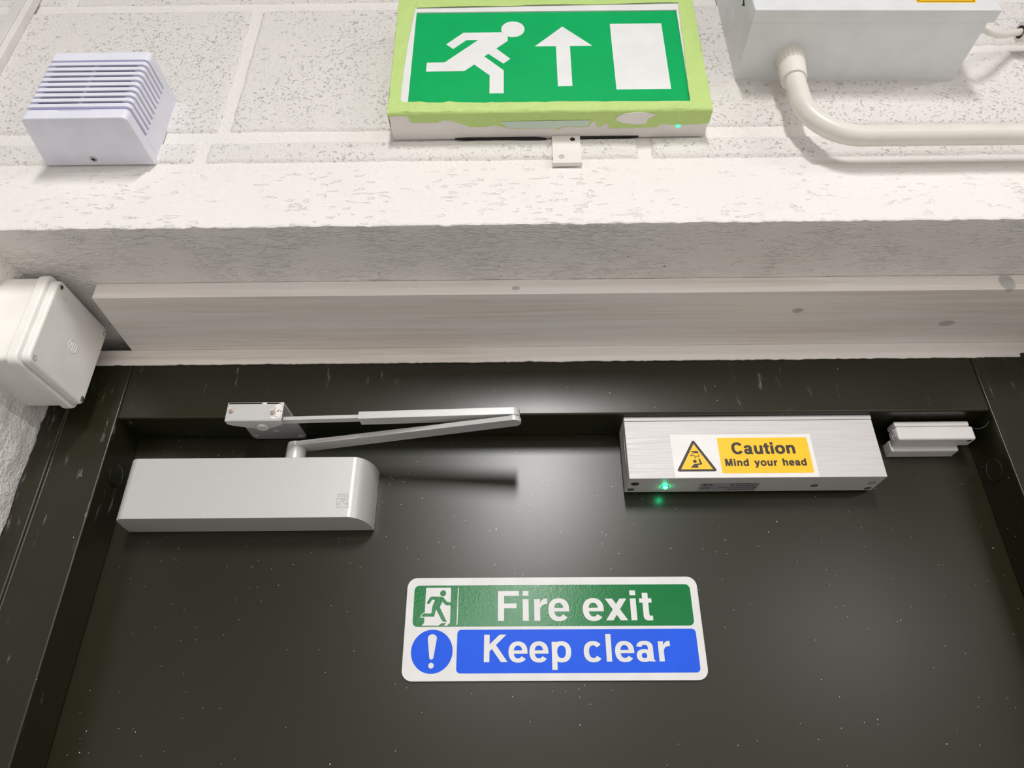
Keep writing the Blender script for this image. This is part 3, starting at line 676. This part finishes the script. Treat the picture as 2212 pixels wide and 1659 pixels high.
# ---------------------------------------------------------------- alarm sounder
R = root('alarm_sounder', 'pale lilac louvred alarm sounder on the wall at upper left', 'alarm sounder', (-0.415, YW, 0.5375))
sx0, sx1, sy0, sy1, sz0, sz1 = -0.4620, -0.3628, -0.2955, YW + 0.001, 0.5375, 0.6345
def taper(bm):
    for v in bm.verts:
        tt = (v.co.y - sy0) / (sy1 - sy0); k = (v.co.x - sx1) / (sx0 - sx1); v.co.x += -0.0095 * tt * k + 0.0015 * tt * (1 - k)
    return bm
def uplan(inset, yend, r, n=6):
    """U-shaped plan outline: front with rounded corners and both sides back to yend"""
    a, b, f = sx0 + inset, sx1 - inset, sy0 + inset; P = [(a, yend)]
    P += [(a + r - r * math.cos(math.radians(90 * i / n)), f + r - r * math.sin(math.radians(90 * i / n))) for i in range(n + 1)]
    P += [(b - r + r * math.sin(math.radians(90 * i / n)), f + r - r * math.cos(math.radians(90 * i / n))) for i in range(n + 1)]
    return P + [(b, yend)]
ysd = -0.2615
g1, gp_, gh = 0.6205, 0.00762, 0.0031
gs = [g1 - gp_ * i for i in range(10)]
bm = BM()
prism(bm, uplan(0.0, sy1, 0.0045), gs[0] + gh / 2, sz1, 'xy', 0.0012, 2)
prism(bm, uplan(0.0, sy1, 0.0045), sz0, gs[-1] - gh / 2, 'xy', 0.0016, 3)
box(bm, sx0, sx1, ysd, sy1, gs[-1] - gh / 2 - 0.001, gs[0] + gh / 2 + 0.001)
hs = obj('housing', taper(bm), 'lilac_white', R)
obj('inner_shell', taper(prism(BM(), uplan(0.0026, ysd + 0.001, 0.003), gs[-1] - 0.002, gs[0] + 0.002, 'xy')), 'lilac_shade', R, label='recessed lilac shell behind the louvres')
for i in range(9):
    obj('louvre', taper(prism(BM(), uplan(0.0, ysd + 0.0005, 0.0045), gs[i + 1] + gh / 2, gs[i] - gh / 2, 'xy', 0.0003, 1)), 'lilac_white', R)
for i in range(1, 9):
    sh = -0.0000
    for a, b in ((-0.4526, -0.4148), (-0.4110, -0.3723)):
        obj('sound_slot', taper(box(BM(), a, b, sy0 + 0.0013, sy0 + 0.0040, gs[i] - 0.0013, gs[i] + 0.0007)), 'slot_dark', R, smooth=False)
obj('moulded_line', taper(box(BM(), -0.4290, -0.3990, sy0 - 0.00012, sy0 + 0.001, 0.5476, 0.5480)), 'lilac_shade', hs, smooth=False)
s = obj('base_screw', lathe(BM(), (-0.4190, -0.2462, sz0 + 0.0003), (0, 0, -1), [(0, 0.0034), (0.0006, 0.0034), (0.0009, 0.0026), (0.0009, 0)], 20), 'screw_metal', R)
bm = BM(); box(bm, -0.4208, -0.4172, -0.2467, -0.2457, sz0 - 0.0009, sz0 - 0.0005); box(bm, -0.4195, -0.4185, -0.2480, -0.2444, sz0 - 0.0009, sz0 - 0.0005)
obj('screw_cross', bm, 'dark_hole', s, smooth=False)

# ---------------------------------------------------------------- illuminated exit sign with masking tape
R = root('exit_sign', 'green running man exit sign edged with lime green masking tape', 'exit sign', (0.035, YW, 0.5695))
ZB, ZT, EX0, EX1 = 0.5695, 0.7390, -0.1245, 0.1945
ty = lambda z: -0.2710 - 0.05 * (z - 0.569)
def onface(bm):
    """bend coordinates given as (x, offset, z) on to the slightly leaning front"""
    for v in bm.verts: v.co.y = ty(v.co.z) + v.co.y
    return bm
bm = prism(BM(), [(ty(ZB) + 0.0026, ZB), (ty(ZT) + 0.0026, ZT), (YW + 0.0008, ZT), (YW + 0.0008, ZB)], EX0 + 0.0005, EX1 - 0.0005, 'yz')
es = [e for e in bm.edges if all(v.co.y < -0.26 for v in e.verts)]
bmesh.ops.bevel(bm, geom=es, offset=0.0015, segments=3, profile=0.5, affect='EDGES')
obj('housing', bm, 'paint_white', R)
outer = [(EX0, ZB), (EX1, ZB), (EX1, ZT), (EX0, ZT)]; inner = [(-0.1056, 0.5815), (0.1745, 0.5800), (0.1757, 0.7190), (-0.1044, 0.7200)]
bm = ring_prism(BM(), outer, inner, 0.0, 0.0030)
es = [e for e in bm.edges if abs(e.verts[0].co.y) < 1e-6 and abs(e.verts[1].co.y) < 1e-6 and (e.calc_face_angle(0) > 1.0) and (min(abs(e.verts[0].co.x - EX0), abs(e.verts[0].co.x - EX1), abs(e.verts[0].co.z - ZB), abs(e.verts[0].co.z - ZT)) < 1e-5)]
bmesh.ops.bevel(bm, geom=es, offset=0.0020, segments=3, profile=0.5, affect='EDGES')
obj('bezel', onface(bm), 'exit_white', R)
pn = obj('legend_panel', onface(prism(BM(), [(-0.1065, 0.5790), (0.1768, 0.5790), (0.1768, 0.7205), (-0.1065, 0.7205)], 0.0014, 0.0026)), 'exit_green', R, smooth=False)
man = [(-0.053, 0.6878), (-0.0126, 0.6878), (-0.0109, 0.6851), (-0.0061, 0.6815), (-0.0061, 0.6742), (-0.0181, 0.6626), (-0.0035, 0.6466), (-0.0106, 0.6395), (-0.0263, 0.6546), (-0.0304, 0.6507), (-0.0103, 0.6295), (-0.0103, 0.5964), (-0.0246, 0.5964), (-0.0247, 0.6225), (-0.0406, 0.6387), (-0.0508, 0.6291), (-0.0899, 0.6291), (-0.0896, 0.6424), (-0.0713, 0.6424), (-0.0371, 0.6761), (-0.0496, 0.6761), (-0.0632, 0.6626), (-0.0707, 0.67)]
bm = prism(BM(), man, 0.0012, 0.0014); prism(bm, circ(-0.0006, 0.6924, 0.01245, 40), 0.0012, 0.0014)
obj('running_figure', onface(bm), 'exit_white', pn, smooth=False)
obj('arrow', onface(prism(BM(), [(0.0521, 0.6957), (0.0823, 0.6650), (0.0589, 0.6650), (0.0589, 0.6054), (0.0443, 0.6054), (0.0443, 0.6650), (0.0221, 0.6650)], 0.0012, 0.0014)), 'exit_white', pn, smooth=False)
obj('doorway_symbol', onface(prism(BM(), [(0.1028, 0.6990), (0.1576, 0.6990), (0.1576, 0.5998), (0.1028, 0.5998)], 0.0012, 0.0014)), 'exit_white', pn, smooth=False)
# masking tape: left, right, top strips and the bottom strip folded under the box
def tape_strip(name, ptsA, ptsB, seed, wrap=None, n=50):
    """sheet between two poly-lines (x,z) on the front; wrap = side x plane it folds round"""
    rows = []
    def at(P, t):
        L = t * (len(P) - 1); i = min(int(L), len(P) - 2); f = L - i
        return P[i][0] + (P[i + 1][0] - P[i][0]) * f, P[i][1] + (P[i + 1][1] - P[i][1]) * f
    for i in range(n + 1):
        t = i / n; a, b = at(ptsA, t), at(ptsB, t); row = []
        ja = 0.0005 * noise.noise((t * 9, seed, 0)); 
        for k in range(9):
            f = k / 8; x = a[0] + (b[0] - a[0]) * f + ja * (1 - f); z = a[1] + (b[1] - a[1]) * f + ja * (1 - f)
            w = 0.0006 + 0.0005 * abs(noise.noise((x * 90, z * 90, seed)))
            row.append((x, ty(z) - w, z))
        if wrap:
            s, dep = wrap
            for dy in (0.0012, 0.006, dep + 0.002 * noise.noise((t * 14, seed, 5))):
                row.append((b[0] + s * (0.0009 + 0.0006 * noise.noise((t * 20, dy * 300, seed))), ty(b[1]) + dy, b[1]))
        rows.append(row)
    bm = strip(BM(), rows)
    o = obj(name, bm, 'masking_tape', R, ang=60, recalc=False)
    return o
tape_strip('masking_tape', [(-0.1082, 0.5800), (-0.1130, 0.5870), (-0.1125, 0.6300), (-0.1105, 0.6700), (-0.1075, 0.7100), (-0.1050, 0.7400)], [(EX0, 0.5720), (EX0, 0.6300), (EX0, 0.7400)], 1.7, (-1, 0.022))
tape_strip('masking_tape', [(0.1738, 0.5760), (0.1748, 0.6150), (0.1770, 0.6700), (0.1792, 0.7400)], [(EX1, 0.5750), (EX1, 0.7400)], 4.2, (1, 0.014))
rows = []
for i in range(61):
    x = -0.1050 + 0.2840 * i / 60
    zb = 0.7262 + 0.0032 * i / 60 + 0.0006 * noise.noise((x * 25, 4, 4))
    rows.append([(x, ty(z) - 0.0004 - 0.0014 * (0.5 + noise.noise((x * 18, z * 60, 2))) * (1 - k / 4), z) for k, z in enumerate([zb + (0.7400 - zb) * k / 4 for k in range(5)])] + [(x, ty(0.74) + 0.012, 0.7402)])
obj('masking_tape', strip(BM(), rows), 'masking_tape', R, ang=60, recalc=False)
bound = [(-0.1252, -0.2670), (-0.1106, -0.2690), (-0.1062, -0.2677), (-0.1027, -0.2591), (-0.0899, -0.2598), (-0.0772, -0.2592), (-0.0706, -0.262), (-0.0628, -0.2614), (-0.0551, -0.2584), (-0.0434, -0.2533), (-0.0283, -0.2531), (-0.0194, -0.2554), (-0.0123, -0.2529), (0.0005, -0.2507), (0.0213, -0.2504), (0.0406, -0.2511), (0.0427, -0.2491), (0.0545, -0.2531), (0.0641, -0.2518), (0.0735, -0.2515), (0.0790, -0.2585), (0.0815, -0.2590), (0.0835, -0.2520), (0.0870, -0.2510), (0.0910, -0.2565), (0.0930, -0.2560), (0.0964, -0.2495), (0.1123, -0.2501), (0.1283, -0.2503), (0.1442, -0.2506), (0.1451, -0.255), (0.1581, -0.2534), (0.1836, -0.2535), (0.1950, -0.2548)]
topb = [(-0.1252, 0.5800), (-0.1080, 0.5835), (-0.0980, 0.5828), (-0.0700, 0.5822), (-0.0650, 0.5830), (-0.0400, 0.5812), (0.0, 0.5818), (0.05, 0.5812), (0.10, 0.5810), (0.14, 0.5800), (0.1740, 0.5798), (0.1950, 0.5795)]
def interp(P, x):
    for (a, b), (c, d) in zip(P, P[1:]):
        if a <= x <= c: return b + (d - b) * (x - a) / (c - a)
    return P[0][1] if x < P[0][0] else P[-1][1]
rows = []
for i in range(261):
    x = -0.1252 + 0.3202 * i / 260; row = []
    jag = 0.0012 * noise.noise((x * 300, 1, 1)) + 0.0008 * noise.noise((x * 900, 2, 1))
    zt = interp(topb, x) + 0.0004 * noise.noise((x * 60, 6, 6)); yb_ = min(interp(bound, x) + jag, -0.2470)
    wr = lambda a, b: 0.0005 + 0.0011 * abs(noise.noise((x * 35, a * 120, b * 120))) + (0.0010 * abs(noise.noise((x * 70, a * 50, 3))) if x < -0.02 or x > 0.14 else 0)
    for k in range(6):
        z = zt + (0.5722 - zt) * k / 5; row.append((x, ty(z) - wr(z, 0), z))
    for k in range(1, 7):
        a = math.radians(90 * k / 6); r = 0.0030
        row.append((x, ty(0.5722) + r - (r + wr(k * 0.01, 0)) * math.cos(a), 0.5722 - (r + 0.0006 + wr(k * 0.01, 0) * 0.4) * math.sin(a)))
    y0_ = ty(0.5722) + 0.0030
    for k in range(1, 5): row.append((x, y0_ + (yb_ - y0_) * k / 4, ZB - 0.0008 - 0.0003 * abs(noise.noise((x * 80, k, 2)))))
    rows.append(row)
bt = obj('masking_tape', strip(BM(), rows), 'masking_tape', R, ang=60, recalc=False)
blob = [(0.1004, -0.2629), (0.1050, -0.2665), (0.1099, -0.2682), (0.1237, -0.2695), (0.1330, -0.2682), (0.1399, -0.2666), (0.1360, -0.2640), (0.1328, -0.2619), (0.1322, -0.2562), (0.1260, -0.2550), (0.1204, -0.2549), (0.1082, -0.257), (0.1023, -0.26)]
obj('paint_smear', prism(BM(), blob, ZB - 0.0012, ZB - 0.0017, 'xy'), 'paint_white', bt, label='patch of white paint brushed on the tape')
blue = [(-0.0137, -0.2597), (0.0100, -0.2602), (0.0402, -0.2604), (0.0762, -0.2603), (0.0748, -0.2580), (0.0752, -0.2560), (0.0725, -0.2535), (0.0660, -0.2528), (0.0545, -0.2540), (0.0427, -0.2510), (0.0213, -0.2512), (-0.0075, -0.2525)]
obj('thin_paint', prism(BM(), blue, ZB - 0.0012, ZB - 0.00135, 'xy'), 'paint_thin', bt, smooth=False, label='thin bluish paint film on the tape')
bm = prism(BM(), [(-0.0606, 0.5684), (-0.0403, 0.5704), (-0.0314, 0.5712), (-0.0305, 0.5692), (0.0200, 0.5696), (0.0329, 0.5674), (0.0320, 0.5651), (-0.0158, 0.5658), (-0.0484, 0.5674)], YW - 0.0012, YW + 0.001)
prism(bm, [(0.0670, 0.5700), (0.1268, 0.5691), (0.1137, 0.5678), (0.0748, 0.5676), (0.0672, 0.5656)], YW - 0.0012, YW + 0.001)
obj('sign_gap_shade', bm, 'dark_hole', R, smooth=False, label='black strip for the shaded gap under the sign box')  # black strip stands in for the unlit gap behind the sign
obj('charge_light', lathe(BM(), (0.1647, -0.2516, ZB + 0.0002), (0, 0, -1), [(0, 0.0022), (0.0008, 0.0021), (0.0016, 0.0012), (0.0018, 0)], 18), 'led_green_dim', R, label='glowing green charge light')

# painted bracket below the exit sign
R = root('wall_bracket', 'small white painted metal bracket with two holes below the exit sign', 'bracket', (0.052, YW, 0.5305))
pl_ = obj('plate', box(BM(), 0.0380, 0.0668, YW - 0.0030, YW - 0.0002, 0.5300, 0.5690, 0.0006), 'paint_white', R)
obj('lip', box(BM(), 0.0372, 0.0668, YW - 0.0058, YW - 0.0002, 0.5268, 0.5310, 0.0008), 'paint_white', R)
obj('bolt_hole', prism(BM(), circ(0.0589, 0.5629, 0.0026, 20), YW - 0.00312, YW - 0.0029), 'dark_hole', pl_, smooth=False)
obj('bolt_hole', prism(BM(), circ(0.0468, 0.5385, 0.0031, 20), YW - 0.00312, YW - 0.0029), 'recess_grey', pl_, smooth=False)

# ---------------------------------------------------------------- power supply box
R = root('power_supply_box', 'white metal power supply box at upper right with yellow warning sticker', 'metal box', (0.355, YW, 0.650))
ang = math.radians(1.35)
def tilt(bm):
    for v in bm.verts:
        x, z = v.co.x - 0.238, v.co.z - 0.655
        v.co.x = 0.238 + x * math.cos(ang) + z * math.sin(ang) * 0.4; v.co.z = 0.655 - x * math.sin(ang) + z * math.cos(ang)
    return bm
by_ = -0.3186
bd_ = obj('body', tilt(box(BM(), 0.2388, 0.4712, -0.3120, YW + 0.001, 0.6552, 0.868, 0.0008)), 'steel_white', R)
ld = obj('lid', tilt(box(BM(), 0.2374, 0.4772, by_, -0.3050, 0.6540, 0.870, 0.0012, 3)), 'steel_white', R)
sk = obj('warning_sticker', tilt(prism(BM(), rrect(0.3975, 0.4560, 0.6660, 0.7150, 0.002), by_ - 0.0002, by_)), 'sticker_yellow', ld, smooth=False, label='yellow warning sticker with black border')
a_ = rrect(0.3990, 0.4545, 0.6673, 0.7137, 0.0022); b2 = rrect(0.3997, 0.4538, 0.6680, 0.7130, 0.0018)
obj('sticker_border', tilt(ring_prism(BM(), a_, b2, by_ - 0.0004, by_ - 0.0002)), 'ink_black', sk, smooth=False)
obj('knockout', tilt(prism(BM(), circ(-0.2610, 0.7255, 0.0105, 28), 0.2384, 0.2392, 'yz', 0.0003, 1)), 'steel_white', bd_)
obj('cable_hole', tilt(prism(BM(), [(-0.2985, 0.692), (-0.2925, 0.703), (-0.2965, 0.699), (-0.3010, 0.706), (-0.3000, 0.698)], 0.2386, 0.2390, 'yz')), 'dark_hole', bd_, smooth=False)

# conduit
R = root('conduit_pipe', 'white plastic conduit pipe bending out from under the metal box', 'conduit', (0.2865, -0.267, 0.62))
path = [(0.2862, -0.267, 0.640), (0.2858, -0.267, 0.612), (0.2858, -0.267, 0.588)]
for i in range(1, 19):
    a = math.radians(90 * i / 18); path.append((0.2858 + 0.0500 * (1 - math.cos(a)), -0.267, 0.588 - 0.0540 * math.sin(a)))
path += [(0.42, -0.267, 0.5340), (0.60, -0.267, 0.5338), (0.95, -0.267, 0.5334)]
obj('pipe', tube(BM(), path, 0.0100, 28), 'conduit_white', R, ang=60)
ad = obj('adapter', lathe(BM(), (0.2886, -0.2665, 0.6546), (-0.085, -0.01, -1), [(0, 0.0142), (0.0035, 0.0142), (0.0040, 0.0139), (0.0160, 0.0136), (0.0370, 0.0127), (0.0380, 0.0120), (0.0381, 0.0103)], 36), 'conduit_white', R)
for k in range(22):
    a = 2 * math.pi * k / 22; q = (0.2882 + 0.0138 * math.cos(a), -0.2665 + 0.0138 * math.sin(a))
    obj('grip_rib', tube(BM(), [(q[0] - 0.0002, q[1], 0.6500), (q[0] - 0.0014, q[1] - 0.0001, 0.6385)], 0.0006, 6), 'conduit_white', ad)
# stub conduit at the right edge and the cable that runs into it
R = root('conduit_stub', 'open end of a white conduit at the right edge beside the metal box', 'conduit', (0.56, -0.262, 0.70))
bm = BM(); A0 = Vector((0.5480, -0.2610, 0.6990)); ax = Vector((1, 0.03, 0.02)).normalized()
lathe(bm, A0 + ax * 0.004, ax, [(0, 0.0085), (0.0005, 0.0090), (0.30, 0.0090)], 32)
obj('pipe', bm, 'conduit_white', R, ang=60)
bm = BM(); lathe(bm, A0, ax, [(0.0, 0.0098), (0.020, 0.0102)], 32); obj('coupler', bm, 'conduit_white', R, ang=60)
obj('bore', lathe(BM(), A0 - ax * 0.0003, ax, [(0, 0.0064), (0.0005, 0.0064)], 28), 'dark_hole', R, smooth=False)
bm = tube(BM(), [Vector(p) for p in ((0.462, -0.2920, 0.672), (0.480, -0.2890, 0.6650), (0.490, -0.2850, 0.6640), (0.504, -0.2785, 0.6690), (0.520, -0.2715, 0.6800), (0.536, -0.2655, 0.6910), (0.5495, -0.2612, 0.6990))], 0.0037, 16)
tag(obj('power_cable', bm, 'conduit_white', ang=60), 'short white cable from the metal box into the conduit stub', 'cable')

# ---------------------------------------------------------------- trunking at the upper left
R = root('cable_trunking', 'vertical white cable trunking in the upper left corner', 'trunking', (-0.577, YW, 0.46))
obj('channel', box(BM(), -0.5860, -0.5672, YW - 0.0095, YW - 0.0001, 0.36, CEIL - Z0 - 0.005, 0.0010), 'paint_white', R)
obj('cover', box(BM(), -0.5866, -0.5745, YW - 0.0112, YW - 0.0093, 0.36, CEIL - Z0 - 0.005, 0.0008), 'contact_white', R)
